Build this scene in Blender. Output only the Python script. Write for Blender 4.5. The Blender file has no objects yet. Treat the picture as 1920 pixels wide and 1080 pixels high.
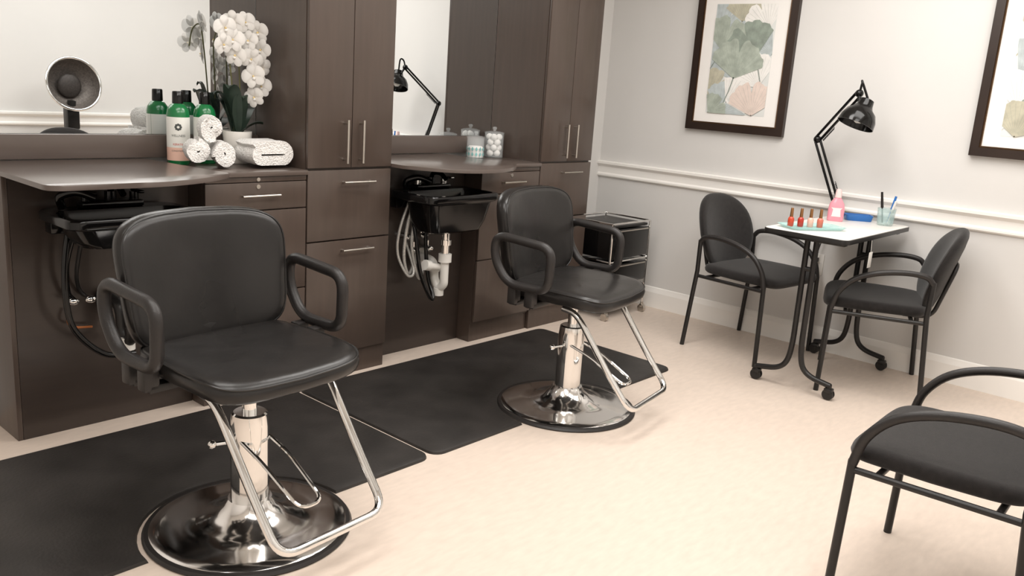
import bpy, bmesh, math, random
from mathutils import Vector, Matrix, Euler, noise
random.seed(7)
S = bpy.context.scene; COL = S.collection; PI = math.pi
S.view_settings.view_transform = 'Standard'

# ------------------------------------------------------------------ materials
def hexc(h):
    h = h.lstrip('#'); c = [int(h[i:i+2], 16)/255 for i in (0, 2, 4)]
    return [(x/12.92 if x <= .04045 else ((x+.055)/1.055)**2.4) for x in c]

def mat(name, h, rough=.5, metal=0, var=.08, scale=6, stretch=(1, 1, 1), bump=0, bscale=150, trans=0, coat=0,
        spec=.5, ior=1.45, sheen=0, rvar=0, alpha=1, sss=0, bdist=.004):
    m = bpy.data.materials.new(name); m.use_nodes = True
    nt = m.node_tree; N = nt.nodes; L = nt.links; p = N['Principled BSDF']
    c = hexc(h)
    tc = N.new('ShaderNodeTexCoord'); mp = N.new('ShaderNodeMapping'); mp.inputs['Scale'].default_value = stretch
    nz = N.new('ShaderNodeTexNoise'); nz.inputs['Scale'].default_value = scale; nz.inputs['Detail'].default_value = 5
    rp = N.new('ShaderNodeValToRGB'); e = rp.color_ramp.elements
    e[0].position = .3; e[1].position = .7
    e[0].color = [max(0, x*(1-var)) for x in c]+[1]; e[1].color = [min(1, x*(1+var)) for x in c]+[1]
    L.new(tc.outputs['Object'], mp.inputs['Vector']); L.new(mp.outputs['Vector'], nz.inputs['Vector'])
    L.new(nz.outputs['Fac'], rp.inputs['Fac']); L.new(rp.outputs['Color'], p.inputs['Base Color'])
    p.inputs['Roughness'].default_value = rough; p.inputs['Metallic'].default_value = metal
    p.inputs['Specular IOR Level'].default_value = spec; p.inputs['IOR'].default_value = ior
    p.inputs['Transmission Weight'].default_value = trans; p.inputs['Coat Weight'].default_value = coat
    p.inputs['Coat Roughness'].default_value = .15
    p.inputs['Sheen Weight'].default_value = sheen; p.inputs['Alpha'].default_value = alpha
    if sss:
        p.inputs['Subsurface Weight'].default_value = sss; p.inputs['Subsurface Radius'].default_value = (1, 1, 1); p.inputs['Subsurface Scale'].default_value = .02
    if rvar:
        mr = N.new('ShaderNodeMapRange'); mr.inputs['To Min'].default_value = max(0, rough-rvar); mr.inputs['To Max'].default_value = rough+rvar
        n3 = N.new('ShaderNodeTexNoise'); n3.inputs['Scale'].default_value = 3
        L.new(tc.outputs['Object'], n3.inputs['Vector']); L.new(n3.outputs['Fac'], mr.inputs['Value']); L.new(mr.outputs['Result'], p.inputs['Roughness'])
    if bump:
        n2 = N.new('ShaderNodeTexNoise'); n2.inputs['Scale'].default_value = bscale; n2.inputs['Detail'].default_value = 3
        bp = N.new('ShaderNodeBump'); bp.inputs['Strength'].default_value = bump; bp.inputs['Distance'].default_value = bdist
        L.new(tc.outputs['Object'], n2.inputs['Vector']); L.new(n2.outputs['Fac'], bp.inputs['Height']); L.new(bp.outputs['Normal'], p.inputs['Normal'])
    return m

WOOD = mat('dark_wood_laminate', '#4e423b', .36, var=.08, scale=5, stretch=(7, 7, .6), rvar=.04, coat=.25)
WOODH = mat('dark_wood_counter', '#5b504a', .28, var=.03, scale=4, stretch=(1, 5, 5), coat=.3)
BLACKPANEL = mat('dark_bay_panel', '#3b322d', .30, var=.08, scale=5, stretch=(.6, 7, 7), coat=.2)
VINYL = mat('black_vinyl', '#211f1e', .29, var=.2, scale=9, bump=.12, bscale=26, rvar=.06, bdist=.006)
PLASTIC = mat('black_plastic', '#282524', .40, var=.15, bump=.15, bscale=300)
GLOSSBLACK = mat('gloss_black', '#0e0d0d', .14, var=.1)
SATINBLACK = mat('satin_black_metal', '#1f1d1c', .36, var=.12)
FABRIC = mat('black_fabric', '#221f1e', .95, var=.25, scale=60, bump=.3, bscale=500, spec=.3, sheen=.2)
RUBBER = mat('black_rubber_mat', '#302d2b', .5, var=.35, scale=5, bump=.2, bscale=90, rvar=.12)
CHROME = mat('chrome', '#ecebe9', .07, 1, var=.02)
CHROMEB = mat('polished_chrome_base', '#f2f0ee', .12, 1, var=.03)
NICKEL = mat('brushed_nickel', '#c8c2ba', .3, 1, var=.05, scale=40)
WALL = mat('wall_paint', '#dedcd9', .75, var=.012, scale=3, bump=.05, bscale=200)
TRIM = mat('trim_paint', '#fbf8f3', .45, var=.01)
CEIL = mat('ceiling_paint', '#f2f0ec', .9, var=.02)
FLOOR = mat('vinyl_floor', '#ddcdbf', .42, var=.05, scale=16, stretch=(1, 3, 1), rvar=.08)
MIRROR = mat('mirror_glass', '#eceff0', .0, 1, var=0)
TABLEW = mat('white_laminate', '#f2efea', .35, var=.02)
TOWEL = mat('white_terry', '#f8f5f1', .95, var=.05, scale=80, bump=1, bscale=150, sheen=.3, bdist=.012)
CERAMIC = mat('white_ceramic', '#efebe4', .25, var=.02)
PETAL = mat('orchid_petal', '#f7f3ed', .6, var=.03, scale=30, sss=.4)
LIP = mat('orchid_centre', '#e2c88e', .6, var=.1, scale=50)
LEAF = mat('orchid_leaf', '#2a372e', .35, var=.25, scale=20)
STEM = mat('orchid_stem', '#5b5a35', .55, var=.2, scale=30)
BOTTLE = mat('green_bottle_plastic', '#16743f', .22, var=.1, coat=.4)
LABEL = mat('bottle_label_paper', '#f0efe8', .5, var=.02)
LABELP = mat('bottle_label_peach', '#f2c7b4', .5, var=.03)
INKD = mat('label_ink_dark', '#4c4f4c', .6, var=.05)
INKR = mat('label_ink_red', '#d6452f', .6, var=.05)
GLASS = mat('clear_glass', '#f6fafa', .03, var=.0, alpha=.16)
TEALGLASS = mat('teal_glass', '#b4e2de', .06, var=.05, alpha=.55)
CUPGLASS = mat('pale_teal_glass', '#bfdad8', .05, var=.2, scale=60, alpha=.33)
TEAL = mat('teal_pattern', '#7fb6b4', .4, var=.2, scale=50)
COTTON = mat('cotton', '#fbf8f4', .95, var=.02, bump=.5, bscale=300)
WHITEP = mat('white_plastic', '#ece9e3', .35, var=.03)
GREYHOSE = mat('braided_grey_hose', '#c4c1bb', .35, .4, var=.25, scale=200)
ORANGE = mat('orange_tube', '#b06a3c', .45, var=.1)
FRAMEW = mat('picture_frame_wood', '#30241e', .4, var=.2, scale=5, stretch=(8, 1, 1))
FRAMEI = mat('picture_frame_bronze', '#6b5139', .4, .4, var=.15, scale=30)
MATB = mat('picture_mat_board', '#f8f5f1', .8, var=.01)
PAPER = mat('art_paper', '#e4e6e3', .8, var=.05, scale=9)
G1 = mat('leaf_sage', '#aeb7ab', .8, var=.18, scale=25)
G2 = mat('leaf_grey_green', '#949f94', .8, var=.2, scale=25)
G3 = mat('leaf_blue_grey', '#bec7c8', .8, var=.14, scale=25)
G4 = mat('leaf_pale_peach', '#e8d7cd', .8, var=.07, scale=25)
G5 = mat('leaf_white', '#f5f3ef', .8, var=.04, scale=25)
G6 = mat('leaf_khaki', '#c0bca8', .8, var=.14, scale=25)
VEIN = mat('leaf_vein', '#8a948c', .8, var=.1, scale=25)
RED1 = mat('polish_red', '#b5301f', .12, var=.05, coat=.6)
RED2 = mat('polish_orange_red', '#c8452a', .12, var=.05, coat=.6)
PNK1 = mat('polish_blush', '#e6b9a8', .12, var=.05, coat=.6)
PNK2 = mat('polish_salmon', '#d0705c', .12, var=.05, coat=.6)
GOLD = mat('copper_cap', '#9c6f48', .3, .8, var=.05)
PINK = mat('pink_liquid', '#ef9aa8', .15, var=.05, coat=.4)
PINKCAP = mat('pale_pink_cap', '#f3d3d0', .35, var=.04)
BLUE = mat('blue_plastic', '#2f6fb8', .3, var=.08)
DARKGREY = mat('grey_mesh', '#6a635e', .5, .3, var=.3, scale=80, bump=.5, bscale=160)
DIFFUSER = mat('dark_grey_mesh', '#3d3835', .5, .2, var=.3, scale=80, bump=.5, bscale=160)
TAGP = mat('paper_white', '#f1eee8', .8, var=.02)

# ------------------------------------------------------------------ mesh helpers
def fil(P, r, n=6, closed=False):
    P = [Vector(p) for p in P]; out = []; k = len(P)
    for i in range(k):
        if not closed and i in (0, k-1): out.append(P[i]); continue
        a, b, c = P[i-1], P[i], P[(i+1) % k]
        d1 = min(r, (a-b).length*.48); d2 = min(r, (c-b).length*.48)
        s = b+(a-b).normalized()*d1; e = b+(c-b).normalized()*d2
        for j in range(n+1):
            t = j/n; out.append(s*(1-t)**2+b*2*t*(1-t)+e*t*t)
    return out
def cr(P, n=8):
    P = [Vector(p) for p in P]; Q = [P[0]*2-P[1]]+P+[P[-1]*2-P[-2]]; out = []
    for i in range(1, len(Q)-2):
        a, b, c, d = Q[i-1:i+3]
        for j in range(n):
            t = j/n
            out.append(.5*((2*b)+(c-a)*t+(2*a-5*b+4*c-d)*t*t+(3*b-a-3*c+d)*t**3))
    out.append(P[-1]); return out
def sup(w, h, e=4, n=40):
    o = []
    for i in range(n):
        a = 2*PI*i/n; c, s = math.cos(a), math.sin(a)
        o.append((w/2*math.copysign(abs(c)**(2/e), c), h/2*math.copysign(abs(s)**(2/e), s)))
    return o
def rr(x0, x1, y0, y1, r, n=5):
    o = []
    for cx, cy, a0 in ((x1-r, y1-r, 0), (x0+r, y1-r, 90), (x0+r, y0+r, 180), (x1-r, y0+r, 270)):
        for j in range(n+1):
            a = math.radians(a0+90*j/n); o.append((cx+r*math.cos(a), cy+r*math.sin(a)))
    return o
PROF = [(.35, .99), (.65, .95), (.85, .82), (.95, .58), (.99, .3), (1, 0)]

class B:
    def __init__(s): s.v = []; s.f = []; s.m = []
    def add(s, vs, fs, mi=0):
        o = len(s.v); s.v += [Vector(v) for v in vs]; s.f += [[i+o for i in f] for f in fs]; s.m += [mi]*len(fs); return s
    def box(s, x0, x1, y0, y1, z0, z1, b=0, seg=2, mi=0, M=None):
        bm = bmesh.new(); bmesh.ops.create_cube(bm, size=1)
        for v in bm.verts: v.co = Vector(((x0+x1)/2+v.co.x*(x1-x0), (y0+y1)/2+v.co.y*(y1-y0), (z0+z1)/2+v.co.z*(z1-z0)))
        if b: bmesh.ops.bevel(bm, geom=bm.edges[:], offset=b, segments=seg, affect='EDGES', profile=.5)
        if M: bm.transform(M)
        bm.verts.index_update()
        s.add([v.co.copy() for v in bm.verts], [[v.index for v in f.verts] for f in bm.faces], mi); bm.free(); return s
    def loft(s, rings, cap0=True, cap1=True, mi=0, closed=True):
        n = len(rings[0]); vs = [p for r in rings for p in r]; fs = []
        for i in range(len(rings)-1):
            for j in range(n if closed else n-1):
                k = (j+1) % n; fs.append([i*n+j, i*n+k, (i+1)*n+k, (i+1)*n+j])
        if cap0: fs.append(list(range(n))[::-1])
        if cap1: fs.append([(len(rings)-1)*n+j for j in range(n)])
        return s.add(vs, fs, mi)
    def tube(s, P, r, seg=10, closed=False, mi=0, rs=None):
        P = [Vector(p) for p in P]; n = len(P); rings = []
        T = []
        for i in range(n):
            if closed: t = P[(i+1) % n]-P[i-1]
            else: t = P[min(i+1, n-1)]-P[max(i-1, 0)]
            T.append(t.normalized())
        up = Vector((0, 0, 1)) if abs(T[0].z) < .9 else Vector((1, 0, 0))
        nn = (up-T[0]*up.dot(T[0])).normalized()
        for i in range(n):
            nn = (nn-T[i]*nn.dot(T[i])).normalized(); bb = T[i].cross(nn); q = rs[i] if rs else r
            rings.append([P[i]+(nn*math.cos(2*PI*j/seg)+bb*math.sin(2*PI*j/seg))*q for j in range(seg)])
        if closed: rings.append(rings[0]); return s.loft(rings, False, False, mi)
        return s.loft(rings, True, True, mi)
    def cyl(s, a, b, r, seg=16, mi=0, r2=None):
        return s.tube([a, b], r, seg, mi=mi, rs=[r, r if r2 is None else r2])
    def lathe(s, prof, seg=36, c=(0, 0, 0), M=None, mi=0):
        c = Vector(c); rings = []
        for r, z in prof:
            ring = []
            for j in range(seg):
                p = Vector((r*math.cos(2*PI*j/seg), r*math.sin(2*PI*j/seg), z))
                if M: p = M @ p
                ring.append(p+c)
            rings.append(ring)
        return s.loft(rings, prof[0][0] > 1e-5, prof[-1][0] > 1e-5, mi)
    def ball(s, c, r, seg=14, rg=8, mi=0):
        rx, ry, rz = (r, r, r) if not isinstance(r, (tuple, list)) else r
        rings = []
        for i in range(1, rg):
            a = -PI/2+PI*i/rg
            rings.append([Vector((c[0]+rx*math.cos(a)*math.cos(2*PI*j/seg), c[1]+ry*math.cos(a)*math.sin(2*PI*j/seg), c[2]+rz*math.sin(a))) for j in range(seg)])
        return s.loft(rings, True, True, mi)
    def pad(s, out, T, fn, prof=PROF, Tb=None, mi=0):
        Tb = T if Tb is None else Tb; n = len(out); rings = []
        for sc, h in prof: rings.append([fn(x*sc, y*sc, h*T/2) for x, y in out])
        for sc, h in prof[-2::-1]: rings.append([fn(x*sc, y*sc, -h*Tb/2) for x, y in out])
        o = len(rings)
        s.loft(rings, False, False, mi)
        base = len(s.v)-n*o
        s.v.append(Vector(fn(0, 0, T/2))); c0 = len(s.v)-1
        s.v.append(Vector(fn(0, 0, -Tb/2))); c1 = len(s.v)-1
        for j in range(n):
            k = (j+1) % n
            s.f.append([base+k, base+j, c0]); s.m.append(mi)
            s.f.append([base+(o-1)*n+j, base+(o-1)*n+k, c1]); s.m.append(mi)
        return s
    def prism(s, poly, z0, z1, bev=0, seg=2, mi=0, M=None):
        bm = bmesh.new(); vs = [bm.verts.new((x, y, z0)) for x, y in poly]; f = bm.faces.new(vs)
        r = bmesh.ops.extrude_face_region(bm, geom=[f]); tv = [g for g in r['geom'] if isinstance(g, bmesh.types.BMVert)]
        for v in tv: v.co.z = z1
        if bev:
            ts = set(tv); ed = [e for e in bm.edges if e.verts[0] in ts and e.verts[1] in ts]
            bmesh.ops.bevel(bm, geom=ed, offset=bev, segments=seg, affect='EDGES', profile=.5)
        if M: bm.transform(M)
        bm.verts.index_update()
        s.add([v.co.copy() for v in bm.verts], [[v.index for v in q.verts] for q in bm.faces], mi); bm.free(); return s
    def build(s, name, m, parent=None, loc=None, w=False, ang=38):
        off = Vector((0, 0, 0))
        if loc is not None: off = Vector(loc)
        elif w and parent:
            r = parent
            while r.parent: r = r.parent
            off = Vector(r.location)
        me = bpy.data.meshes.new(name)
        me.from_pydata([tuple(v-off) for v in s.v], [], s.f)
        for k in (m if isinstance(m, (list, tuple)) else [m]): me.materials.append(k)
        for p, mi in zip(me.polygons, s.m): p.material_index = mi
        bm = bmesh.new(); bm.from_mesh(me); bmesh.ops.recalc_face_normals(bm, faces=bm.faces[:]); bm.to_mesh(me); bm.free()
        for p in me.polygons: p.use_smooth = True
        me.set_sharp_from_angle(angle=math.radians(ang))
        o = bpy.data.objects.new(name, me); COL.objects.link(o)
        if parent: o.parent = parent
        if loc is not None: o.location = loc
        return o

def tag(o, label, cat, group=None):
    o['label'] = label; o['category'] = cat
    if group: o['group'] = group
    return o
def thing(name, label, cat, loc=(0, 0, 0), rz=0, group=None):
    o = bpy.data.objects.new(name, None); COL.objects.link(o); o.empty_display_size = .1
    o.location = loc; o.rotation_euler = (0, 0, rz); return tag(o, label, cat, group)
def struct(o): o['kind'] = 'structure'; return o
def text_geo(txt, size):
    cu = bpy.data.curves.new('lettering', 'FONT'); cu.body = txt; cu.size = size; cu.align_x = 'CENTER'
    o = bpy.data.objects.new('lettering', cu); COL.objects.link(o)
    me = bpy.data.meshes.new_from_object(o.evaluated_get(bpy.context.evaluated_depsgraph_get()))
    vs = [v.co.copy() for v in me.vertices]; fs = [list(p.vertices) for p in me.polygons]
    bpy.data.objects.remove(o); bpy.data.curves.remove(cu); bpy.data.meshes.remove(me)
    return vs, fs

# ------------------------------------------------------------------ room shell
XW, YB, YO, XL, ZC = 4.74, 3.43, -.45, -.95, 2.6
struct(B().box(XL-.1, XW+.1, YO-.1, YB+.1, -.1, 0).build('floor', FLOOR))
struct(B().box(XL-.1, XW+.1, YO-.1, YB+.1, ZC, ZC+.1).build('ceiling', CEIL))
struct(B().box(XW, XW+.1, YO-.1, YB+.1, 0, ZC).build('wall_right', WALL))
struct(B().box(XL-.1, XW, YB, YB+.1, 0, ZC).build('wall_back', WALL))
struct(B().box(XL-.1, XW, YO-.1, YO, 0, ZC).build('wall_front', WALL))
struct(B().box(XL-.1, XL, YO, YB, 0, ZC).build('wall_left', WALL))
RAIL = [(0, .80), (.010, .80), (.018, .808), (.018, .818), (.010, .828), (.010, .868), (.020, .876), (.030, .886), (.030, .90), (0, .905)]
BASE = [(0, 0), (.016, 0), (.016, .10), (.010, .115), (.006, .13), (0, .135)]
def strip(prof, axis, a, b, wall, sgn):
    f = (lambda d, z, t: Vector((wall+sgn*d, t, z))) if axis == 'y' else (lambda d, z, t: Vector((t, wall+sgn*d, z)))
    return B().loft([[f(d, z, a) for d, z in prof], [f(d, z, b) for d, z in prof]])
struct(strip(RAIL, 'y', YO, YB, XW, -1).build('trim_1', TRIM, ang=20))
struct(strip(RAIL, 'x', XL, XW-.03, YO, 1).build('trim_2', TRIM, ang=20))
struct(strip(BASE, 'y', YO, YB, XW, -1).build('baseboard_right', TRIM, ang=20))
struct(strip(BASE, 'x', XL, XW-.02, YO, 1).build('baseboard_front', TRIM, ang=20))
struct(strip(BASE, 'x', 4.105, XW-.02, YB, -1).build('baseboard_back', TRIM, ang=20))

# ------------------------------------------------------------------ cabinets
F = 3.03; BAY = 3.15; YM = 3.42
def bar_x(b, x0, x1, y, z):
    b.tube([(x0, y-.03, z), (x1, y-.03, z)], .0055, 10)
    for x in (x0+.012, x1-.012): b.cyl((x, y-.03, z), (x, y+.001, z), .004, 8)
    return b
def bar_z(b, x, y, z0, z1):
    b.tube([(x, y-.03, z0), (x, y-.03, z1)], .006, 10)
    for z in (z0+.015, z1-.015): b.cyl((x, y-.03, z), (x, y+.001, z), .004, 8)
    return b
def drawer(root, x0, x1, z0, z1, hz, hw=.085, hx=None, lock=False):
    d = B().box(x0+.003, x1-.003, F, F+.018, z0, z1, .002).build('drawer', WOOD, root, w=True)
    cx = (x0+x1)/2 if hx is None else hx
    if hz: bar_x(B(), cx-hw, cx+hw, F, hz).build('handle', NICKEL, d, w=True)
    if lock: B().cyl((cx, F-.004, z1-.016), (cx, F+.002, z1-.016), .009, 16).build('lock', NICKEL, d, w=True)
    return d
def drawer_cabinet(x0, x1, label):
    t = thing('drawer_cabinet', label, 'cabinet', ((x0+x1)/2, 3.2, 0), group='drawer cabinets beside the sinks')
    B().box(x0+.001, x1-.001, F+.02, YM-.001, .10, .93).box(x0+.001, x1-.001, F+.03, YM-.001, 0, .10).build('body', WOOD, t, w=True)
    B().box(x0+.001, x1-.001, F-.012, YM-.001, .93, .95, .003).build('countertop', WOODH, t, w=True)
    drawer(t, x0, x1, .795, .905, .855, lock=True)
    r = B().box(x0+.003, x1-.003, F, F+.018, .908, .929, .002).build('top_rail', WOOD, t, w=True)
    B().cyl(((x0+x1)/2, F-.004, .918), ((x0+x1)/2, F+.002, .918), .008, 16).build('lock', NICKEL, r, w=True)
    drawer(t, x0, x1, .45, .790, None)
    drawer(t, x0, x1, .115, .445, .40 if x0 > 3 else None)
    return t
drawer_cabinet(1.66, 2.122, 'dark wood drawer cabinet under the rolled towels and orchid')
drawer_cabinet(3.18, 3.639, 'dark wood drawer cabinet under the glass jars')
def tall_cabinet(x0, x1, label):
    t = thing('tall_cabinet', label, 'cabinet', ((x0+x1)/2, 3.2, 0), group='tall two door cabinets')
    B().box(x0, x1, F+.02, YM-.001, .11, 2.25).box(x0+.004, x1-.004, F+.012, YM-.001, 0, .11).build('body', WOOD, t, w=True)
    drawer(t, x0, x1, .64, .945, .893, .085, (x0+x1)/2+.03)
    drawer(t, x0, x1, .114, .634, .592, .085, (x0+x1)/2+.03)
    xm = (x0+x1)/2
    for a, b_, hx in ((x0+.002, xm-.0015, xm-.042), (xm+.0015, x1-.002, xm+.042)):
        d = B().box(a, b_, F, F+.018, .955, 2.248, .002).build('door', WOOD, t, w=True)
        bar_z(B(), hx, F, .975, 1.16).build('handle', NICKEL, d, w=True)
    return t
tall_cabinet(2.123, 2.579, 'tall dark wood cabinet standing between the two sink bays')
tall_cabinet(3.64, 4.10, 'tall dark wood cabinet at the far end beside the black trolley')
def sink_cabinet(x0, x1, label):
    t = thing('sink_cabinet', label, 'cabinet', ((x0+x1)/2, 3.28, 0), group='recessed sink bays')
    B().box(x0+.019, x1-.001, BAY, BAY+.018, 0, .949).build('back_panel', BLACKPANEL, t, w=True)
    B().box(x0+.001, x0+.018, BAY, YM-.001, 0, .949, .001).build('side_panel', WOOD, t, w=True)
    return t
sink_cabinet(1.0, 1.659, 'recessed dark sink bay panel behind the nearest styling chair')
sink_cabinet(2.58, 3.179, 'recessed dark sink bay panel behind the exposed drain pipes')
def bez(a, b, c, n=10): return [tuple((Vector(a)*(1-t)**2+Vector(b)*2*t*(1-t)+Vector(c)*t*t)[:2]) for t in [i/n for i in range(n+1)]]
w1 = [(.985, 3.395)]+bez((.985, 2.76), (.985, 2.705), (1.04, 2.705), 6)+bez((1.26, 2.705), (1.48, 2.705), (1.665, 2.86), 14)+[(1.675, 2.885), (1.60, 3.395)]
tag(B().prism(w1, .951, .968, .003).build('worktop', WOODH, loc=(1.33, 3.05, .951)), 'curved dark wood worktop above the nearest sink, left end of the counter', 'worktop', 'curved worktops over the sinks')
w2 = [(2.582, 3.395), (2.582, 2.95)]+bez((2.60, 2.92), (2.70, 2.71), (2.88, 2.705), 12)+bez((2.93, 2.705), (3.10, 2.715), (3.27, 2.88), 12)+[(3.28, 2.91), (3.25, 3.395)]
tag(B().prism(w2, .951, .968, .003).build('worktop', WOODH, loc=(2.9, 3.05, .951)), 'curved dark wood worktop above the far sink between the tall cabinets', 'worktop', 'curved worktops over the sinks')
def wall_mirror(x0, x1, label):
    t = thing('wall_mirror', label, 'mirror', ((x0+x1)/2, YM, 1.06), group='large wall mirrors')
    B().box(x0, x1, YM, YM+.008, 1.062, 2.25).build('glass', MIRROR, t, w=True)
    B().box(x0, x1, 3.398, YM+.006, .97, 1.061, .002).build('backsplash', WOODH, t, w=True)
wall_mirror(1.0, 2.121, 'large wall mirror above the nearest counter, reflecting the hooded dryer')
wall_mirror(2.581, 3.638, 'large wall mirror between the tall cabinets, reflecting the desk lamp')

# ------------------------------------------------------------------ shampoo sinks
def sink(cx, label, far):
    t = thing('shampoo_sink', label, 'sink', (cx, 2.97, .64), group='black shampoo sinks')
    dk = 1.0 if far else .5
    zz = lambda z: .80-(.80-z)*dk if z < .80 else z
    R = lambda z, h, y0, y1, r: [Vector((x, y, zz(z))) for x, y in rr(cx-h, cx+h, y0, y1, r)]
    B().loft([R(.645, .14, 2.89, 3.02, .04), R(.655, .165, 2.87, 3.035, .05), R(.70, .185, 2.855, 3.045, .05), R(.79, .205, 2.84, 3.05, .05),
              R(.797, .23, 2.83, 3.12, .05), R(.805, .24, 2.825, 3.13, .05), R(.828, .24, 2.825, 3.13, .05), R(.834, .236, 2.829, 3.126, .05),
              R(.834, .218, 2.845, 3.04, .05), R(.815, .21, 2.85, 3.035, .05), R(.70, .165, 2.875, 3.025, .05), R(.67, .12, 2.90, 3.01, .035)]).build('basin', GLOSSBLACK, t, w=True)
    B().box(cx-.20, cx+.20, 3.10, BAY+.0003, .745, .796, .005).build('wall_bracket', GLOSSBLACK, t, w=True)
    fb = B().box(cx-.11, cx+.11, 3.055, 3.115, .834, .858, .008).cyl((cx, 3.085, .85), (cx, 3.085, .89), .02)
    fb.tube(cr([(cx, 3.085, .88), (cx, 3.07, .91), (cx, 3.02, .915), (cx, 2.98, .89)], 5), .011)
    fo = fb.build('faucet', GLOSSBLACK, t, w=True)
    for sx in (-1, 1):
        B().cyl((cx+sx*.085, 3.085, .855), (cx+sx*.085, 3.085, .885), .016).box(cx+sx*.085-.01, cx+sx*.085+.01, 3.02, 3.095, .885, .896, .004).build('tap_lever', CHROME if far else GLOSSBLACK, fo, w=True)
    B().tube(cr([(cx-.17, 3.07, .84), (cx-.18, 3.06, .88), (cx-.14, 3.02, .90), (cx-.09, 2.99, .88)], 6), .014).build('spray_head', GLOSSBLACK, t, w=True)
    trap = cr([(cx, 2.96, .51), (cx, 2.96, .42), (cx+.002, 2.965, .375), (cx, 2.995, .355), (cx, 3.025, .39), (cx, 3.035, .45), (cx, 3.06, .48), (cx, 3.149, .485)], 6)
    if far:
        B().cyl((cx, 2.96, .647), (cx, 2.96, .50), .019).cyl((cx, 2.96, .60), (cx, 2.96, .575), .028).build('tailpiece', CHROME, t, w=True)
        b = B().tube(trap, .021, 14)
        b.cyl((cx, 2.96, .53), (cx, 2.96, .49), .033, 12).cyl((cx, 2.995, .352), (cx, 2.995, .315), .026, 10).cyl((cx, 3.035, .43), (cx, 3.035, .46), .03, 12).cyl((cx, 3.13, .485), (cx, 3.149, .485), .045, 18)
        b.cyl((cx-.01, 2.985, .46), (cx-.085, 2.99, .475), .018, 12).cyl((cx-.075, 2.99, .473), (cx-.105, 2.99, .48), .026, 12)
        b.build('drain_trap', WHITEP, t, w=True)
        for P, r_, m in (([(-.11, 3.06, .80), (-.15, 3.07, .68), (-.16, 3.08, .52), (-.13, 3.08, .42), (-.08, 3.1, .46), (-.07, 3.13, .53)], .008, GREYHOSE),
                         ([(-.06, 3.07, .80), (-.10, 3.08, .68), (-.12, 3.07, .56), (-.09, 3.06, .42), (-.04, 3.08, .40), (.02, 3.12, .53)], .008, GREYHOSE),
                         ([(-.13, 3.08, .80), (-.185, 3.09, .64), (-.19, 3.09, .52), (-.15, 3.06, .42), (-.11, 3.06, .44), (-.12, 3.12, .58)], .007, GREYHOSE)):
            B().tube(cr([(cx+x, y, z) for x, y, z in P], 8), r_).build('supply_hose', m, t, w=True)
        B().tube(cr([(cx-.16, 3.06, .80), (cx-.16, 3.0, .62), (cx-.14, 2.98, .45), (cx-.08, 2.97, .32), (cx-.05, 2.98, .32), (cx-.045, 3.03, .42), (cx-.05, 3.05, .60), (cx-.04, 3.06, .79)], 8), .010).build('spray_hose', GLOSSBLACK, t, w=True)
        for dx, dz in ((-.07, .53), (.02, .53), (-.02, .60), (-.12, .60)):
            B().cyl((cx+dx, BAY, dz), (cx+dx, 3.10, dz), .014).cyl((cx+dx, 3.115, dz), (cx+dx, 3.115, dz+.04), .011).ball((cx+dx, 3.09, dz), (.024, .009, .014)).build('shutoff_valve', CHROME, t, w=True)
    else:
        B().cyl((cx, 2.96, .725), (cx, 2.96, .50), .019).build('tailpiece', SATINBLACK, t, w=True)
        b = B().tube(trap, .021, 14).cyl((cx, 3.13, .485), (cx, 3.149, .485), .045, 18).build('drain_trap', SATINBLACK, t, w=True)
        B().cyl((cx, 2.99, .37), (cx, 2.99, .325), .026, 12).build('clean_out_cap', WHITEP, b, w=True)
        B().tube(cr([(cx-.15, 3.06, .80), (cx-.18, 3.04, .68), (cx-.19, 3.03, .55), (cx-.17, 3.02, .42), (cx-.08, 3.0, .32), (cx+.03, 3.0, .30)], 8), .011).build('spray_hose', GLOSSBLACK, t, w=True)
        B().tube(cr([(cx-.12, 3.07, .80), (cx-.16, 3.08, .65), (cx-.155, 3.1, .54), (cx-.13, 3.12, .50)], 8), .009).build('supply_hose', GLOSSBLACK, t, w=True)
        B().tube(cr([(cx-.09, 3.08, .80), (cx-.12, 3.10, .62), (cx-.11, 3.12, .54), (cx-.08, 3.13, .50)], 8), .007).build('supply_hose', SATINBLACK, t, w=True)
        B().tube(cr([(cx-.15, 3.12, .46), (cx-.155, 3.11, .42), (cx-.13, 3.11, .40), (cx-.07, 3.12, .39)], 8), .0045).build('orange_tube', ORANGE, t, w=True)
        for dx in (-.14, -.08):
            B().cyl((cx+dx, BAY, .50), (cx+dx, 3.10, .50), .013).ball((cx+dx, 3.09, .50), (.02, .008, .012)).build('shutoff_valve', CHROME, t, w=True)
sink(1.33, 'black shampoo sink under the worktop behind the nearest styling chair', False)
sink(2.88, 'black shampoo sink with chrome and white drain pipe in the far bay', True)

# ------------------------------------------------------------------ floor mats
def floor_mat(x0, x1, y0, y1, cx, r, label):
    p = []
    def cor(ax, ay, a0, rad=.05):
        return [(ax+rad*math.cos(math.radians(a0+90*j/5)), ay+rad*math.sin(math.radians(a0+90*j/5))) for j in range(6)]
    p += cor(x1-.05, y0+.05, 270)+cor(x1-.05, y1-.05, 0)+cor(x0+.05, y1-.05, 90)+cor(x0+.05, y0+.05, 180)
    p += [(cx+r*math.cos(PI-PI*j/24), y0+r*math.sin(PI-PI*j/24)) for j in range(25)]
    tag(B().prism(p, .0005, .013, .012, 2).build('floor_mat', RUBBER, loc=((x0+x1)/2, (y0+y1)/2, 0)), label, 'mat', 'anti fatigue floor mats')
floor_mat(.45, 2.04, 2.11, 3.01, 1.29, .316, 'black rubber mat curving around the nearest styling chair base')
floor_mat(2.055, 3.70, 2.11, 2.99, 2.858, .316, 'black rubber mat behind the far styling chair, ending beside the trolley')

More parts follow.
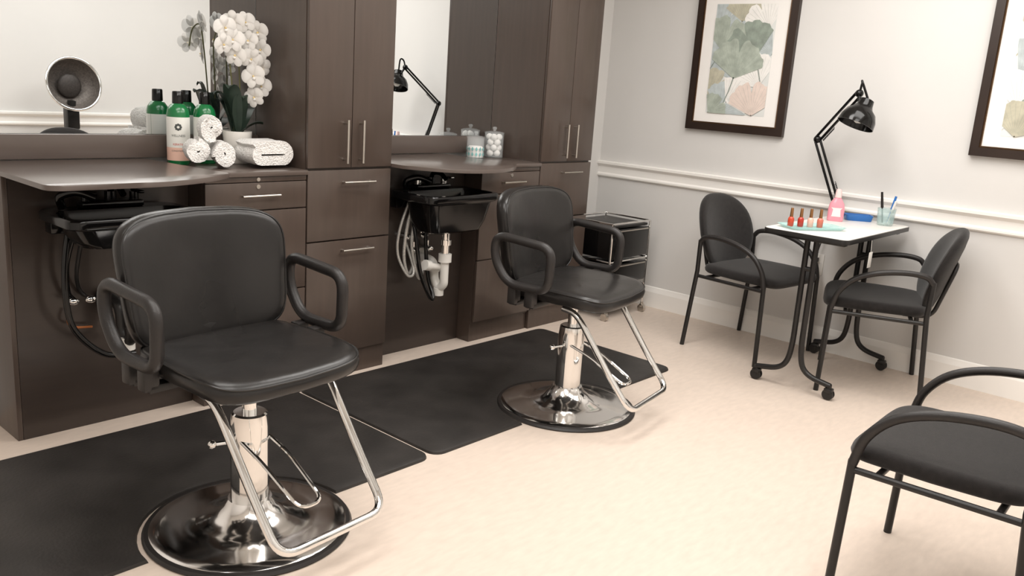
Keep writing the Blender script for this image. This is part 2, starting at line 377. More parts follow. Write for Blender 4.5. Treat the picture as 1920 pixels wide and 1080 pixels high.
# ------------------------------------------------------------------ salon chairs
def salon_chair(label, loc, rz):
    t = thing('salon_chair', label, 'chair', loc, rz, 'hydraulic styling chairs')
    bp = B().lathe([(0.001, .010), (.285, .010), (.288, .014), (.282, .018), (.25, .023), (.20, .028), (.16, .032), (.152, .036), (.135, .041), (.10, .056), (.075, .078), (.064, .098), (.0, .10)], 64).build('base_plate', CHROMEB, t)
    B().lathe([(.270, 0), (.300, 0), (.304, .006), (.298, .014), (.284, .016), (.272, .010), (.270, 0)], 64).build('rubber_ring', PLASTIC, bp)
    B().lathe([(.0, .08), (.056, .08), (.056, .33), (.052, .365), (.046, .37), (.0, .37)], 40).build('pump_column', CHROME, t)
    B().lathe([(.0, .36), (.021, .36), (.021, .485), (.0, .485)], 24).build('piston_shaft', CHROME, t)
    pd = fil([(-.045, 0, .30), (-.047, -.12, .262), (-.04, -.285, .175), (.04, -.285, .175), (.047, -.12, .262), (.045, 0, .30)], .035)
    B().tube(pd, .006, 8).cyl((-.05, .01, .285), (-.10, .03, .285), .006, 8).ball((-.105, .032, .285), .013).build('pump_pedal', CHROME, t)
    B().box(-.12, .12, -.14, .14, .475, .507, .006).box(-.29, .29, .03, .07, .484, .507, .004).box(-.29, .29, .11, .15, .484, .507, .004).build('seat_plate', SATINBLACK, t)
    so = sup(.52, .45, 6, 64)
    def sf(x, y, z):
        q = max(0, -y-.06)/.165
        top = 1 if z > 0 else 0
        wr = .0022*noise.noise(Vector((x*8, y*14, 0)))+.0006*noise.noise(Vector((x*30, y*50, 3)))
        return (x*(1-.05*max(0, y)/.225), y-.005-(.024*(1-(x/.262)**2)*min(1, -y/.2) if y < 0 else 0), .543+z-.018*q*q-.008*math.cos(PI*x/.53)*top+wr*top)
    SP = [(.1, 1), (.2, 1), (.3, .995), (.4, .99), (.5, .985), (.6, .98), (.7, .97), (.8, .95), (.88, .92), (.945, .82), (.978, .6), (.994, .3), (1, 0)]
    seat = B().pad(so, .07, sf, SP).build('seat', VINYL, t)
    B().tube([sf(x*.982, y*.982, .56*.035+.001) for x, y in so], .0035, 6, True).build('piping', VINYL, seat)
    bo = sup(.54, .375, 5, 64)
    def bf(x, y, z):
        k = 1+.05*y/.19
        return (x*k, .225+.15*(y+.19)-.05*(x/.265)**2-z, .733+y+.014*(1-(x/.265)**2)*(1 if y > 0 else 0)*y/.19)
    bk = B().pad(bo, .075, bf, SP).build('backrest', VINYL, t)
    B().tube([bf(x*.973, y*.973, .62*.0375+.001) for x, y in bo], .0035, 6, True).build('piping', VINYL, bk)
    B().tube([(0, .10, .488), (0, .26, .488), (0, .285, .52), (0, .30, .72)], .02, 4).box(-.055, .055, .195, .285, .495, .60, .008).build('back_bracket', SATINBLACK, t)
    for sx in (-1, 1):
        x = sx*.308
        lp = fil([(x, -.045, .745), (x, .215, .765), (x, .222, .67), (x, .15, .572), (x, -.041, .572)], .055, 8, True)
        B().tube(lp, .0182, 12, True).box(min(sx*.26, sx*.305), max(sx*.26, sx*.305), .03, .07, .49, .565, .006).box(min(sx*.26, sx*.305), max(sx*.26, sx*.305), .11, .15, .49, .565, .006).build('armrest', PLASTIC, t)
    fr = fil([(-.19, -.05, .488), (-.19, -.115, .478), (-.187, -.285, .25), (-.185, -.385, .128), (.185, -.385, .128), (.187, -.285, .25), (.19, -.115, .478), (.19, -.05, .488)], .06, 7)
    B().tube(fr, .0125, 12).build('footrest', CHROME, t)
    return t
salon_chair('large black vinyl styling chair with chrome footrest, nearest the camera', (1.29, 2.112, 0), math.radians(4))
salon_chair('black vinyl styling chair with chrome footrest in front of the far sink', (2.858, 2.135, 0), math.radians(9))

# ------------------------------------------------------------------ guest chairs
def guest_chair(label, loc, rz):
    t = thing('guest_chair', label, 'chair', loc, rz, 'black fabric guest chairs')
    so = sup(.525, .475, 6, 56)
    def sf(x, y, z):
        q = max(0, -y-.12)/.12
        return (x*(1-.08*max(0, y)/.24), y-.012, .444+z-.012*q*q-.002*math.cos(PI*x/.5))
    B().pad(so, .054, sf, [(.35, 1), (.65, .99), (.88, .95), (.95, .8), (.985, .5), (1, 0)]).build('seat', FABRIC, t)
    bo = sup(.49, .42, 2.4, 48)
    def bf(x, y, z):
        k = 1-.10*max(0, -y)/.2
        return (x*k, .218+.28*(y+.21)-.06*(x/.25)**2-z, .624+y)
    B().pad(bo, .065, bf).build('backrest', FABRIC, t)
    for sx in (-1, 1):
        B().tube([(sx*.278, -.218, 0), (sx*.275, -.208, .43)], .0125).build('leg', SATINBLACK, t)
        B().tube([(sx*.285, .245, 0), (sx*.270, .21, .43), (sx*.264, .215, .60)], .0125).build('leg', SATINBLACK, t)
        B().tube(cr([(sx*.275, -.208, .42), (sx*.275, -.185, .50), (sx*.275, -.125, .57), (sx*.275, -.03, .612), (sx*.272, .09, .63), (sx*.268, .18, .622), (sx*.264, .215, .59)], 6), .0135, 10).build('armrest', PLASTIC, t)
    B().tube([(-.274, -.205, .403), (-.266, .212, .403)], .010).tube([(.274, -.205, .403), (.266, .212, .403)], .010).tube([(-.27, -.14, .405), (.27, -.14, .405)], .010).tube([(-.266, .15, .405), (.266, .15, .405)], .010).build('seat_frame', SATINBLACK, t)
    B().tube(fil([(-.12, .12, .405), (-.12, .245, .408), (-.12, .318, .67), (.12, .318, .67), (.12, .245, .408), (.12, .12, .405)], .05), .010).build('back_support', SATINBLACK, t)
    return t
guest_chair('black fabric guest chair on the far side of the manicure table', (4.405, 2.05, 0), -.10)
guest_chair('black fabric guest chair seen side on at the near side of the manicure table', (4.36, 1.385, 0), PI+.36)
guest_chair('black fabric guest chair cut off in the front right foreground', (2.54, .508, 0), PI+.03)

# ------------------------------------------------------------------ manicure table
TX0, TX1, TY0, TY1, TZ = 3.83, 4.69, 1.38, 1.79, .78
t = thing('manicure_table', 'narrow white manicure table on black legs with casters against the wall', 'table', ((TX0+TX1)/2, 1.57, 0))
tp = B().prism(rr(TX0+.004, TX1-.004, TY0+.004, TY1-.004, .03), TZ-.020, TZ, .002).build('tabletop', TABLEW, t, w=True)
B().prism(rr(TX0, TX1, TY0, TY1, .033), TZ-.024, TZ-.003, .002).build('edge_band', SATINBLACK, tp, w=True)
for lx in (3.93, 4.645):
    b = B()
    for sy in (-1, 1):
        b.tube(fil([(lx, 1.58+sy*.022, TZ-.026), (lx, 1.58+sy*.022, .17), (lx, 1.58+sy*.06, .09), (lx, 1.58+sy*.19, .068)], .12, 8), .0135)
    b.box(lx-.02, lx+.02, 1.42, 1.74, TZ-.045, TZ-.024, .003).cyl((lx, 1.555, .60), (lx, 1.605, .60), .012)
    lg = b.build('leg', SATINBLACK, t, w=True)
    for sy in (-1, 1):
        y = 1.58+sy*.185
        B().cyl((lx, y, .075), (lx, y, .045), .012).tube([(lx-.013, y, .028), (lx-.006, y, .028)], .027, 18).tube([(lx+.006, y, .028), (lx+.013, y, .028)], .027, 18).cyl((lx-.014, y, .028), (lx+.014, y, .028), .008).box(lx-.018, lx+.018, y-.02, y+.02, .036, .058, .006).build('caster', SATINBLACK, lg, w=True)

# desk lamp standing on the table
P0 = Vector((4.64, 1.762, TZ+.055))
E1 = Vector((4.635, 1.92, 1.178)); E2 = Vector((4.495, 1.68, 1.43))
t = thing('desk_lamp', 'black jointed desk lamp fixed to the manicure table', 'lamp', (4.64, 1.762, TZ))
B().box(4.615, 4.665, 1.735, 1.788, TZ+.0005, TZ+.016, .003).cyl((4.64, 1.762, TZ+.01), (4.64, 1.762, TZ+.06), .014).build('clamp', GLOSSBLACK, t, w=True)
def arm(a, b_, name):
    d = (b_-a).normalized(); s_ = d.cross(Vector((1, .3, 0))).normalized()*.013
    x = B().tube([a+s_, b_+s_], .0072, 8).tube([a-s_, b_-s_], .0072, 8).ball(a, .019).ball(b_, .021)
    sp = a+(b_-a)*.05
    hel = [sp+(b_-a)*.28*(i/60)+Vector((math.cos(i*1.2), 0, math.sin(i*1.2)))*.006-s_*2 for i in range(61)]
    x.tube(hel, .0018, 5)
    return x.build(name, GLOSSBLACK, t, w=True)
arm(P0, E1, 'lower_arm'); arm(E1, E2, 'upper_arm')
HD = Vector((4.45, 1.643, 1.325))
hm = Matrix.Rotation(math.radians(12), 4, 'X') @ Matrix.Rotation(math.radians(18), 4, 'Y')
sh = B().lathe([(.022, .085), (.034, .08), (.040, .05), (.048, .035), (.072, .015), (.088, -.02), (.092, -.055), (.089, -.055), (.084, -.02), (.068, .01), (.04, .028), (.022, .03)], 36, HD, hm).build('lamp_shade', GLOSSBLACK, t, w=True)
B().ball(HD+hm @ Vector((0, 0, -.01)), (.03, .03, .035)).build('bulb', CERAMIC, sh, w=True)
B().tube(cr([E2, E2+Vector((-.01, -.01, .05)), E2+Vector((-.035, -.02, .055)), HD+hm @ Vector((0, 0, .085))], 6), .006).cyl(E2, HD+hm @ Vector((.0, .03, .05)), .008).build('swivel', GLOSSBLACK, t, w=True)

# outlet, plug and cord
t = thing('wall_outlet', 'white electrical outlet plate on the wall behind the manicure table', 'outlet', (XW, 1.86, .485))
B().box(XW-.006, XW, 1.822, 1.898, .425, .545, .003).build('cover_plate', WHITEP, t, w=True)
for z in (.44, .495): B().box(XW-.009, XW-.005, 1.842, 1.878, z, z+.035, .002).build('socket', CERAMIC, t, w=True)
t = thing('power_cord', 'black lamp cord plugged into the wall outlet under the manicure table', 'cord', (XW-.03, 1.86, .51))
B().box(XW-.035, XW-.010, 1.848, 1.872, .50, .525, .004).build('plug', PLASTIC, t, w=True)
B().tube(cr([(XW-.035, 1.86, .512), (XW-.042, 1.86, .50), (XW-.044, 1.85, .56), (4.698, 1.83, .66), (4.68, 1.81, .76), (4.655, 1.804, .80), (4.645, 1.793, .815)], 8), .0035, 6).build('cable', PLASTIC, t, w=True)
t = thing('hanging_tag', 'white paper tag hanging from the edge of the manicure table', 'tag', (4.13, 1.374, .66))
B().box(4.108, 4.152, 1.372, 1.3735, .625, .70, .0004).build('card', TAGP, t, w=True)
B().tube([(4.13, 1.373, .695), (4.13, 1.377, .756)], .0012, 5).build('string', TAGP, t, w=True)

# tray and bottles on the table
tr = thing('glass_tray', 'teal glass tray holding four nail polish bottles', 'tray', (4.02, 1.63, TZ), -.55)
R2 = lambda z, a, b_, r: [Vector((x, y, z)) for x, y in rr(-a, a, -b_, b_, r)]
B().loft([R2(.0005, .12, .055, .02), R2(.002, .135, .065, .025), R2(.016, .155, .078, .03), R2(.016, .150, .073, .028), R2(.006, .132, .062, .022)]).build('dish', TEALGLASS, tr)
def polish(i, m, label):
    x = 3.945+.036*i; y = 1.705-.033*i
    q = thing('nail_polish', label, 'nail polish', (x, y, TZ+.0065), .3*i, 'nail polish bottles on the teal tray')
    B().lathe([(0, 0), (.0125, 0), (.0145, .003), (.0145, .036), (.011, .043), (.007, .046), (0, .046)], 20).build('bottle', m, q)
    B().lathe([(0, .046), (.008, .046), (.007, .084), (.0055, .088), (0, .088)], 18).build('cap', GOLD, q)
polish(0, RED2, 'orange red nail polish bottle, leftmost on the teal tray')
polish(1, RED1, 'deep red nail polish bottle, second from the left on the tray')
polish(2, PNK1, 'pale blush nail polish bottle, between red and salmon ones')
polish(3, PNK2, 'salmon pink nail polish bottle, rightmost on the teal tray')
q = thing('polish_remover', 'pink bottle of nail polish remover standing before the lamp', 'bottle', (4.44, 1.685, TZ), -1.1)
def ell(z, a, b_): return [Vector((x, y, z)) for x, y in sup(2*a, 2*b_, 2.6, 28)]
B().loft([ell(.0, .036, .022), ell(.004, .040, .025), ell(.06, .041, .026), ell(.09, .036, .023), ell(.115, .020, .016), ell(.122, .015, .014)]).build('bottle', PINK, q)
B().loft([ell(.122, .017, .016), ell(.15, .015, .014), ell(.165, .011, .011)]).build('cap', PINKCAP, q)
lb = B(); lb.loft([[Vector((.0412*math.sin(a), -.0268*math.cos(a)-.0006, z)) for a in [-.7+1.4*j/10 for j in range(11)]] for z in (.025, .07)], False, False, closed=False)
lb.build('label', WHITEP, q)
b = B().loft([[Vector((x, y, z)) for x, y in rr(-a, a, -c, c, .012)] for z, a, c in ((.0, .062, .03), (.004, .065, .033), (.032, .070, .036), (.032, .066, .032), (.012, .061, .028))])
o = b.build('nail_file_box', BLUE, loc=(0, 0, 0)); o.location = (4.60, 1.625, TZ); o.rotation_euler = (0, 0, -.95)
tag(o, 'open blue plastic box lying at the wall end of the manicure table', 'box')
tb = thing('glass_tumbler', 'teal glass tumbler holding nail tools on the table corner', 'tumbler', (4.57, 1.475, TZ))
B().lathe([(0, 0), (.036, 0), (.039, .004), (.046, .088), (.0435, .088), (.037, .010), (0, .008)], 30).build('cup', CUPGLASS, tb)
for i, (m, a, lab) in enumerate(((SATINBLACK, 2.5, 'black handled nail tool standing in the teal tumbler'), (BLUE, -.5, 'blue nail file standing in the teal tumbler'), (WHITEP, -1.9, 'white cuticle stick standing in the teal tumbler'))):
    b0 = Vector((4.57+.015*math.cos(a), 1.475+.015*math.sin(a), TZ+.013)); b1 = Vector((4.57+.045*math.cos(a), 1.475+.045*math.sin(a), TZ+.17-.02*i))
    q = thing('nail_tool', lab, 'nail tool', b0, group='nail tools in the tumbler')
    B().tube([b0, b0+(b1-b0)*.5], .004, 8).build('shaft', m, q, w=True)
    B().tube([b0+(b1-b0)*.5, b1], .007, 8, rs=[.0075, .006]).build('grip', m, q, w=True)

# ------------------------------------------------------------------ framed prints
def clip_poly(P, y0, y1, z0, z1):
    for ax, v, sg in ((0, y0, 1), (0, y1, -1), (1, z0, 1), (1, z1, -1)):
        out = []
        for i in range(len(P)):
            a, b = P[i-1], P[i]; ia = sg*(a[ax]-v) >= 0; ib = sg*(b[ax]-v) >= 0
            if ia != ib:
                t = (v-a[ax])/(b[ax]-a[ax]); out.append((a[0]+t*(b[0]-a[0]), a[1]+t*(b[1]-a[1])))
            if ib: out.append(b)
        P = out
        if len(P) < 3: return []
    return P
def ginkgo(b, cy, cz, R, ang, mi, lay, seed, clip):
    n = 40; sp = 1.1
    c, s_ = math.cos(ang), math.sin(ang); x = XW-.0262-.0004*lay
    def pt(u, v): return (cy+u*c-v*s_, cz+u*s_+v*c)
    def put(P, m, dx=0):
        Q = clip_poly(P, *clip)
        if Q: b.add([Vector((x-dx, *p)) for p in Q], [list(range(len(Q)))], m)
    edge = []
    for i in range(n+1):
        a = -sp+2*sp*i/n; f = abs(a)/sp
        r = R*(1-.14*f*f)*(1+.025*math.sin(i*.95+seed)+.012*math.sin(i*2.1))
        if abs(a) < .13: r *= .66+.34*(abs(a)/.13)**.6
        edge.append((a, r))
    for i in range(n):
        (a0, r0), (a1, r1) = edge[i], edge[i+1]
        put([pt(0, -.02*R), pt(r0*math.sin(a0), r0*math.cos(a0)), pt(r1*math.sin(a1), r1*math.cos(a1))], mi)
    for i in range(2, n-1, 3):
        a, r = edge[i]; w = .0008; r *= .93
        put([pt(r*.12*math.sin(a)-w*.4, r*.12*math.cos(a)), pt(r*.12*math.sin(a)+w*.4, r*.12*math.cos(a)), pt(r*math.sin(a)+w*.5, r*math.cos(a)), pt(r*math.sin(a)-w*.5, r*math.cos(a))], 7, .00015)
    w = R*.014; L = R*.7
    put([pt(-w, .02*R), pt(w, .02*R), pt(w+R*.05, -L*.5), pt(w+R*.14, -L), pt(R*.14-w, -L), pt(R*.05-w, -L*.5)], 7 if mi in (1, 2) else mi)
def picture(yc, label, spec):
    y0, y1, z0, z1 = yc-.315, yc+.315, 1.168, 2.0
    t = thing('framed_print', label, 'picture', (XW-.001, yc, z0), group='framed leaf prints on the right wall')
    b = B(); bi = B(); fw = .042
    def ring(bb, ya, yb, za, zb, w_, xa, xb):
        o = [(ya, za), (yb, za), (yb, zb), (ya, zb)]; i = [(ya+w_, za+w_), (yb-w_, za+w_), (yb-w_, zb-w_), (ya+w_, zb-w_)]
        V = [Vector((xx, y, z)) for lst, xx in ((o, xb), (o, xa+.004), (i, xa), (i, xb)) for y, z in lst]
        fs = []
        for k in range(3):
            for j in range(4): fs.append([k*4+j, k*4+(j+1) % 4, (k+1)*4+(j+1) % 4, (k+1)*4+j])
        for j in range(4): fs.append([12+j, 12+(j+1) % 4, (j+1) % 4, j])
        bb.add(V, fs)
    ring(b, y0, y1, z0, z1, fw, XW-.036, XW-.001); fo = b.build('frame', FRAMEW, t, w=True, ang=20)
    ring(bi, y0+fw, y1-fw, z0+fw, z1-fw, .008, XW-.032, XW-.001); bi.build('inner_lip', FRAMEI, fo, w=True, ang=20)
    B().box(XW-.025, XW-.002, y0+fw, y1-fw, z0+fw, z1-fw).build('mat_board', MATB, t, w=True)
    a0, a1, c0, c1 = yc-.19, yc+.19, 1.272, 1.895; clip = (a0, a1, c0, c1)
    p = B(); x = XW-.0258
    p.add([(x, a0, c0), (x, a1, c0), (x, a1, c1), (x, a0, c1)], [[0, 1, 2, 3]], 0)
    for k, (dy, z, R, an, mi) in enumerate(spec): ginkgo(p, yc+dy, z, R, an, mi, k+1, k, clip)
    p.build('print', [PAPER, G1, G2, G3, G4, G5, G6, VEIN], t, w=True)
# leaves: y offset (+ is left in the photograph), height, radius, turn, tint
picture(2.476, 'framed ginkgo leaf print hanging left of the desk lamp',
        [(.17, 1.72, .20, .6, 3), (.02, 1.80, .15, .1, 6), (-.15, 1.76, .17, -.5, 5), (.18, 1.52, .20, .8, 3), (-.19, 1.62, .16, -1.2, 3), (.19, 1.36, .18, .7, 6), (.10, 1.27, .19, .5, 3),
         (-.13, 1.44, .19, -.5, 5), (.06, 1.34, .16, .9, 5), (.13, 1.64, .19, .3, 1), (-.09, 1.60, .21, -.55, 2), (.03, 1.48, .22, .12, 1), (-.11, 1.275, .19, -.1, 4), (.17, 1.275, .12, .9, 1)])
picture(.865, 'framed leaf print at the right edge, above the near guest chair',
        [(-.12, 1.70, .20, -.6, 3), (.13, 1.74, .19, .4, 6), (.16, 1.55, .20, .9, 3), (-.14, 1.45, .19, -.8, 5), (.02, 1.58, .22, .2, 1), (.14, 1.40, .19, .3, 5), (-.05, 1.38, .20, -.5, 2), (.13, 1.275, .17, .2, 6), (-.10, 1.28, .15, -.4, 4)])

# ------------------------------------------------------------------ counter items: bottles
def bottle(x, y, label, full):
    rz = -math.atan2(x, y)
    q = thing('hair_product_bottle', label, 'bottle', (x, y, .9505), rz, 'green hair product bottles on the counter')
    k = 1.13
    B().lathe([(r_, z*k) for r_, z in [(0, 0), (.041, 0), (.044, .005), (.044, .175), (.040, .193), (.028, .208), (.018, .214), (0, .214)]], 36).build('bottle', BOTTLE, q)
    B().lathe([(r_, z*k) for r_, z in [(0, .212), (.021, .212), (.0215, .216), (.0205, .252), (.018, .255), (0, .255)]], 30).build('cap', GLOSSBLACK, q)
    r = .0445; lb = B()
    def arc(z0, z1, mi, off=0):
        lb.loft([[Vector((r*math.sin(a+off), -r*math.cos(a+off), z*k)) for a in [-1.56+3.12*j/28 for j in range(29)]] for z in (z0, z1)], False, False, mi, closed=False)
    arc(.014, .060, 1 if full else 0); arc(.060, .166, 0); arc(.014, .166, 0, PI)
    lo = lb.build('label', [LABEL, LABELP], q)
    ink = B()
    def wrap(u, z): a = u/r; return Vector(((r+.0006)*math.sin(a), -(r+.0006)*math.cos(a), z*k))
    for j_ in range(8):
        a = 2*PI*j_/8; cu, cz = .0095*math.cos(a), .132+.0085*math.sin(a)
        ink.add([wrap(cu+.005*math.cos(2*PI*j/8), cz+.0045*math.sin(2*PI*j/8)) for j in range(8)], [list(range(8))], 0)
    def word(txt, size, z, mi):
        vs, fs = text_geo(txt, size); ink.add([wrap(v.x, z+v.y) for v in vs], fs, mi)
    word('WELLNESS', .0115, .098, 0)
    if full:
        word('KERATIN', .0105, .068, 1); word('CONDITIONER', .008, .046, 0)
    else: word('SHAMPOO', .0095, .070, 0)
    ink.build('lettering', [INKD, INKR], lo)
bottle(1.718, 3.335, 'green bottle with peach bottomed white label beside the towel rolls', True)
bottle(1.838, 3.345, 'green bottle with plain white label, right one against the orchid', False)

# towels
def spiral(turns, r0, r1, L=0, n=24):
    P = []
    for i in range(int(turns*n)+1):
        th = 2*PI*i/n; r = r0+(r1-r0)*i/(turns*n); c, s_ = math.cos(th), math.sin(th)
        P.append((math.copysign(L/2, c) if L else 0, 0, r, c, s_))
    return P
def roll(cx, cz, y0, y1, r, ph, label, lean=.35, L=0, turns=3.2, amp=.005, fill=.485):
    b = B(); th = (r-.004)/turns
    sp = spiral(turns, .005, r-th*.5, L)
    R1 = []; R2_ = []
    for ox, oz, rad, c, s_ in sp:
        for lst, rr_ in ((R1, max(.0005, rad-th*fill)), (R2_, rad+th*fill)):
            x, z = ox+rr_*c, rr_*s_
            if not L: x, z = x*math.cos(ph)-z*math.sin(ph), x*math.sin(ph)+z*math.cos(ph)
            lst.append((x, z))
    ring = R1+R2_[::-1]; n = len(R1)
    def P(p, y):
        v = Vector((cx+p[0]+lean*(y-y0), y, cz+p[1]))
        d = noise.noise_vector(v*20); v += Vector((d.x, d.y*1.8, d.z))*amp
        d = noise.noise_vector(v*75); v += d*(.0022 if not L else .001)
        if L: v.z -= .03*abs(p[0])*max(0, p[1])/r
        v.z = max(v.z, cz-r+.0006); return v
    ys = [y0+.003, y0+.009]+[y0+.012+(y1-y0-.024)*k/12 for k in range(13)]+[y1-.006, y1]
    b.loft([[P(p, y) for p in ring] for y in ys], False, False)
    m = len(ring)
    for off in (0, (len(ys)-1)*m):
        for i in range(n-1):
            b.f.append([off+i, off+i+1, off+m-2-i, off+m-1-i]); b.m.append(0)
    return tag(b.build('rolled_towel' if not L else 'folded_towel', TOWEL, loc=(cx, (y0+y1)/2, cz-r), ang=70), label, 'towel', 'white towels on the counter')
roll(1.682, 1.0225, 3.115, 3.225, .054, .4, 'white rolled towel, lower left of the three rolls')
roll(1.796, 1.0055, 3.115, 3.225, .054, 2.2, 'white rolled towel, lower right of the three rolls')
roll(1.748, 1.110, 3.12, 3.235, .054, 4.0, 'white rolled towel lying on top of the other two rolls')
roll(1.998, .951+.059, 3.09, 3.235, .058, 0, 'white folded towel beside the tall cabinet', .02, .10, 2.4, .0035, .47)

# orchid
OX, OY = 1.975, 3.325
t = thing('potted_orchid', 'white flowering orchid in a white pot behind the towels', 'plant', (OX, OY, .9505))
B().lathe([(0, .9505), (.046, .9505), (.050, .955), (.060, 1.075), (.0605, 1.085), (.056, 1.085), (.052, 1.07), (0, 1.065)], 32, (OX, OY, 0)).build('pot', CERAMIC, t, w=True)
def stem(P): B().tube(cr(P, 8), .003, 7).build('stem', STEM, t, w=True)
stem([(OX, OY, 1.065), (1.985, 3.32, 1.25), (1.98, 3.32, 1.42), (2.0, 3.32, 1.50), (2.03, 3.31, 1.48), (2.05, 3.30, 1.40), (2.055, 3.30, 1.25)])
stem([(OX-.015, OY, 1.065), (1.95, 3.32, 1.25), (1.935, 3.32, 1.42), (1.925, 3.31, 1.51), (1.895, 3.30, 1.49), (1.88, 3.30, 1.42)])
for a, L_, lift in ((2.9, .09, .17), (-2.4, .07, .20), (.3, .09, .12), (-1.5, .06, .16), (2.3, .10, .14), (-.6, .11, .05)):
    rings = []
    for i in range(9):
        u = i/8; w_ = .036*math.sin(PI*min(.97, .12+u*.88))**.7+.002; d = L_*u; z = 1.07+lift*math.sin(u*1.9)
        c, s_ = math.cos(a), math.sin(a); p = Vector((OX+c*(.01+d), OY+s_*(.01+d)*.6, z))
        sd = Vector((-s_, c, 0)); rings.append([p+sd*w_+Vector((0, 0, .008)), p+Vector((0, 0, .002)), p-sd*w_+Vector((0, 0, .008)), p-Vector((0, 0, .002))])
    for r_ in rings:
        for v in r_: v.y = min(v.y, 3.39); v.x = min(v.x, 2.11)
    B().loft(rings).build('leaf', LEAF, t, w=True)
fb = B()
for k in range(5):
    a = PI/2+2*PI*k/5; L_, W_ = (.046, .056) if k in (1, 4) else (.046, .036)
    def pf(x, y, z, a=a, L_=L_):
        r = x+L_/2+.002; c, s_ = math.cos(a), math.sin(a)
        return (c*r-s_*y, -(.006*math.sin(r/L_*2.6))-z+.12*y*y/.03-(.002 if L_ == .046 else 0), s_*r+c*y)
    fb.pad(sup(L_, W_, 2.1, 16), .002, pf, [(.55, .9), (1, 0)])
fb.ball((0, -.010, -.002), (.004, .007, .005), 8, 6, 1).ball((0, -.012, -.010), (.007, .006, .006), 8, 6, 0)
FL = [(2.005, 3.31, 1.53), (2.055, 3.29, 1.495), (2.01, 3.29, 1.455), (2.062, 3.28, 1.425), (2.015, 3.28, 1.385), (2.062, 3.28, 1.35), (2.02, 3.27, 1.315), (2.06, 3.28, 1.275), (2.03, 3.28, 1.23),
      (1.945, 3.30, 1.525), (1.90, 3.29, 1.50), (1.935, 3.29, 1.455), (1.885, 3.28, 1.435), (1.95, 3.29, 1.395)]
f0 = fb.build('flower', [PETAL, LIP], t)
for i, p in enumerate(FL):
    o = f0 if i == 0 else f0.copy()
    if i: COL.objects.link(o); o.parent = t
    o.location = Vector(p)-Vector(t.location)
    o.rotation_euler = (random.uniform(-.2, .45), random.uniform(-.5, .5), random.uniform(-1.1, .1)); s_ = random.uniform(.9, 1.08); o.scale = (s_, s_, s_)

# jars
def jar(x, y, r, h, label, teal):
    q = thing('glass_jar', label, 'jar', (x, y, .9505), group='lidded glass jars on the counter')
    B().lathe([(0, 0), (r-.002, 0), (r, .003), (r, h), (r-.003, h), (r-.003, .005), (0, .005)], 32).build('jar', GLASS, q)
    B().lathe([(0, h+.0005), (r+.002, h+.0005), (r+.002, h+.006), (r*.7, h+.012), (.009, h+.015), (.007, h+.020), (.013, h+.028), (.010, h+.036), (0, h+.038)], 32).build('lid', GLASS, q)
    if teal:
        b = B()
        for k in range(14):
            a = 2*PI*k/14
            for z in (.010, .038):
                P = [(0, 0), (.14, .013), (0, .026), (-.14, .013)]
                b.add([Vector(((r+.0005)*math.cos(a+u), (r+.0005)*math.sin(a+u), z+v)) for u, v in P], [[0, 1, 2, 3]])
        b.build('leaf_band', TEAL, q)
        B().lathe([(0, .006), (r-.006, .006), (r-.006, .055), (r-.014, .065), (0, .06)], 24).build('cotton_pads', COTTON, q)
    return q
jar(3.41, 3.31, .049, .108, 'glass jar with teal leaf pattern, shorter of the two jars', True)
JX, JY = 3.572, 3.325
jar(JX, JY, .054, .132, 'taller glass jar filled with white cotton balls', False)
cb = None
for lay in range(4):
    for k in range(4 if lay < 3 else 3):
        a = k*PI/2+lay*.75
        p = (JX+.027*math.cos(a), JY+.027*math.sin(a), .9505+.025+.0295*lay)
        if cb is None:
            o = B().ball((0, 0, 0), .0185, 12, 8).build('cotton_ball', COTTON); cb = o
            tag(o, 'white cotton ball inside the taller glass jar', 'cotton ball', 'cotton balls in the jar')
        else: o = cb.copy(); COL.objects.link(o)
        o.location = p; o.rotation_euler = (a, lay, k)

# ------------------------------------------------------------------ trolley
x0, x1, y0, y1, ZT = 4.17, 4.57, 2.88, 3.22, .59
t = thing('rolling_trolley', 'black drawer trolley with silver frame on casters beside the far cabinet', 'trolley', ((x0+x1)/2, (y0+y1)/2, 0))
b = B()
for x in (x0, x1):
    for y in (y0, y1): b.tube([(x, y, .06), (x, y, ZT)], .007, 8)
for z in (.10, .36): b.tube([(x0, y0, z), (x1, y0, z)], .006, 8).tube([(x0, y1, z), (x1, y1, z)], .006, 8).tube([(x0, y0, z), (x0, y1, z)], .006, 8).tube([(x1, y0, z), (x1, y1, z)], .006, 8)
b.tube([(x0, y0, ZT), (x1, y0, ZT), (x1, y1, ZT), (x0, y1, ZT)], .006, 8, True)
b.build('frame', CHROME, t, w=True)
B().box(x0+.01, x1-.01, y0+.01, y1-.01, .560, .575, .003).build('top_tray', SATINBLACK, t, w=True)
B().box(x0+.008, x1-.008, y0+.01, y1-.01, .10, .112, .003).build('bottom_shelf', PLASTIC, t, w=True)
for z, h in ((.375, .18), (.215, .125)):
    d = B().box(x0+.010, x1-.010, y0-.004, y1-.02, z, z+h, .006).build('drawer', GLOSSBLACK, t, w=True)
    B().box(x0+.03, x1-.03, y0-.014, y0-.003, z+h-.014, z+h-.006, .003).build('handle', NICKEL, d, w=True)
for x in (x0, x1):
    for y in (y0, y1):
        B().cyl((x, y, .065), (x, y, .045), .009, 8).cyl((x-.011, y, .024), (x+.011, y, .024), .024, 18).box(x-.014, x+.014, y-.012, y+.012, .032, .052, .004).build('caster', NICKEL, t, w=True)

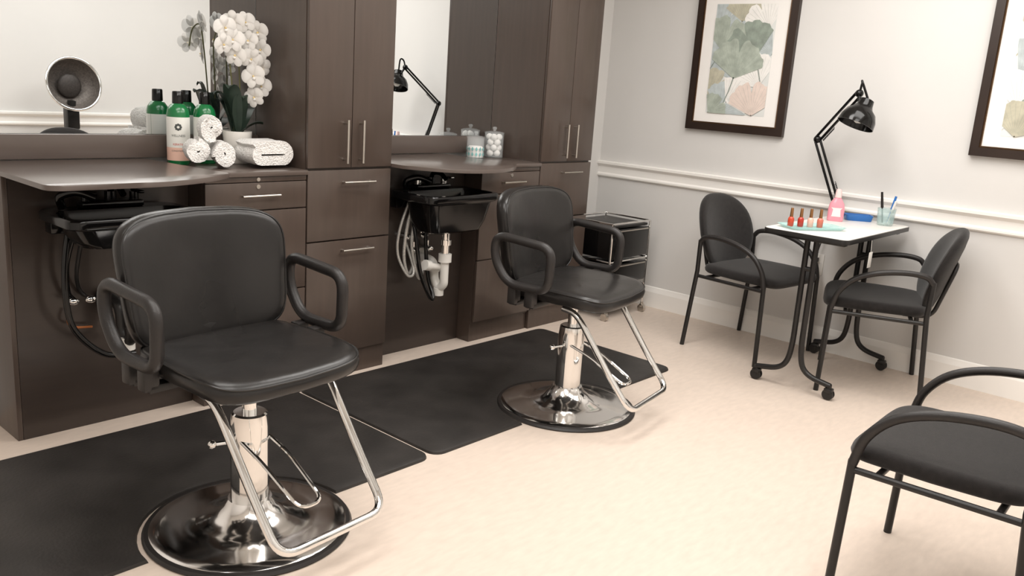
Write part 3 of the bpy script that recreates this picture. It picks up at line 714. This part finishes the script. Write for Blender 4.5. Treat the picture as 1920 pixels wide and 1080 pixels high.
# ------------------------------------------------------------------ hooded dryer by the front wall (seen in the mirror)
hx, hy = 2.73, -.10
t = thing('hooded_dryer', 'hooded hair dryer with chrome rim on a dark stand, seen in the mirror', 'hair dryer', (hx, hy, 0))
hmx = Matrix.Rotation(math.radians(-78), 4, 'X')
hc = Vector((hx, hy+.06, 1.14))
hs = B().lathe([(.0, -.15), (.08, -.145), (.15, -.11), (.185, -.05), (.195, .0), (.185, .0), (.175, -.05), (.14, -.10), (.07, -.13), (0, -.135)], 40, hc, hmx).build('hood', DARKGREY, t, w=True)
B().tube([hc+hmx @ Vector((.195*math.cos(a), .195*math.sin(a), .0)) for a in [2*PI*k/48 for k in range(48)]], .011, 10, True).build('rim', CHROME, hs, w=True)
B().ball(hc+hmx @ Vector((0, 0, -.09)), (.09, .03, .09), 18, 8).build('air_diffuser', DIFFUSER, hs, w=True)
B().tube(fil([(hx, hy-.02, .0), (hx, hy-.02, .91), (hx, hy-.0, 1.01)], .05), .03, 14).box(hx-.045, hx+.045, hy-.06, hy+.03, .80, .97, .01).build('post', SATINBLACK, t, w=True)
b = B()
for k in range(5):
    a = 2*PI*k/5+.3; b.tube([(hx, hy-.02, .07), (hx+.23*math.cos(a), hy-.02+.23*math.sin(a), .045)], .016, 10).ball((hx+.23*math.cos(a), hy-.02+.23*math.sin(a), .024), .024)
b.build('star_base', SATINBLACK, t, w=True)

# ------------------------------------------------------------------ lights
def area(x, y, sx, sy, e, col=(1, .97, .935)):
    l = bpy.data.lights.new('ceiling_panel', 'AREA'); l.shape = 'RECTANGLE'; l.size = sx; l.size_y = sy; l.energy = e; l.color = col
    o = bpy.data.objects.new('ceiling_panel', l); o.location = (x, y, ZC-.02); COL.objects.link(o)
area(.7, .8, 1.4, .9, 29); area(2.5, .7, 1.4, .9, 25); area(1.2, 2.1, 1.4, .6, 20); area(3.0, 2.0, 1.2, .6, 24); area(3.8, 1.0, .8, 1.4, 22)
w = bpy.data.worlds.new('world'); S.world = w; w.use_nodes = True
w.node_tree.nodes['Background'].inputs[0].default_value = (.9, .92, 1, 1); w.node_tree.nodes['Background'].inputs[1].default_value = .3

# ------------------------------------------------------------------ camera
cd = bpy.data.cameras.new('camera'); cd.sensor_width = 36; cd.lens = 36*1610/1920; cd.clip_start = .02
co = bpy.data.objects.new('camera', cd); COL.objects.link(co)
r = Vector((.6678, -.7413, .0675)); fw = Vector((.7335, .6399, -.2290)).normalized()
r = (r-fw*r.dot(fw)).normalized(); up = r.cross(fw)
M = Matrix(((r.x, up.x, -fw.x, 0), (r.y, up.y, -fw.y, 0), (r.z, up.z, -fw.z, 1.35), (0, 0, 0, 1)))
co.matrix_world = M; S.camera = co
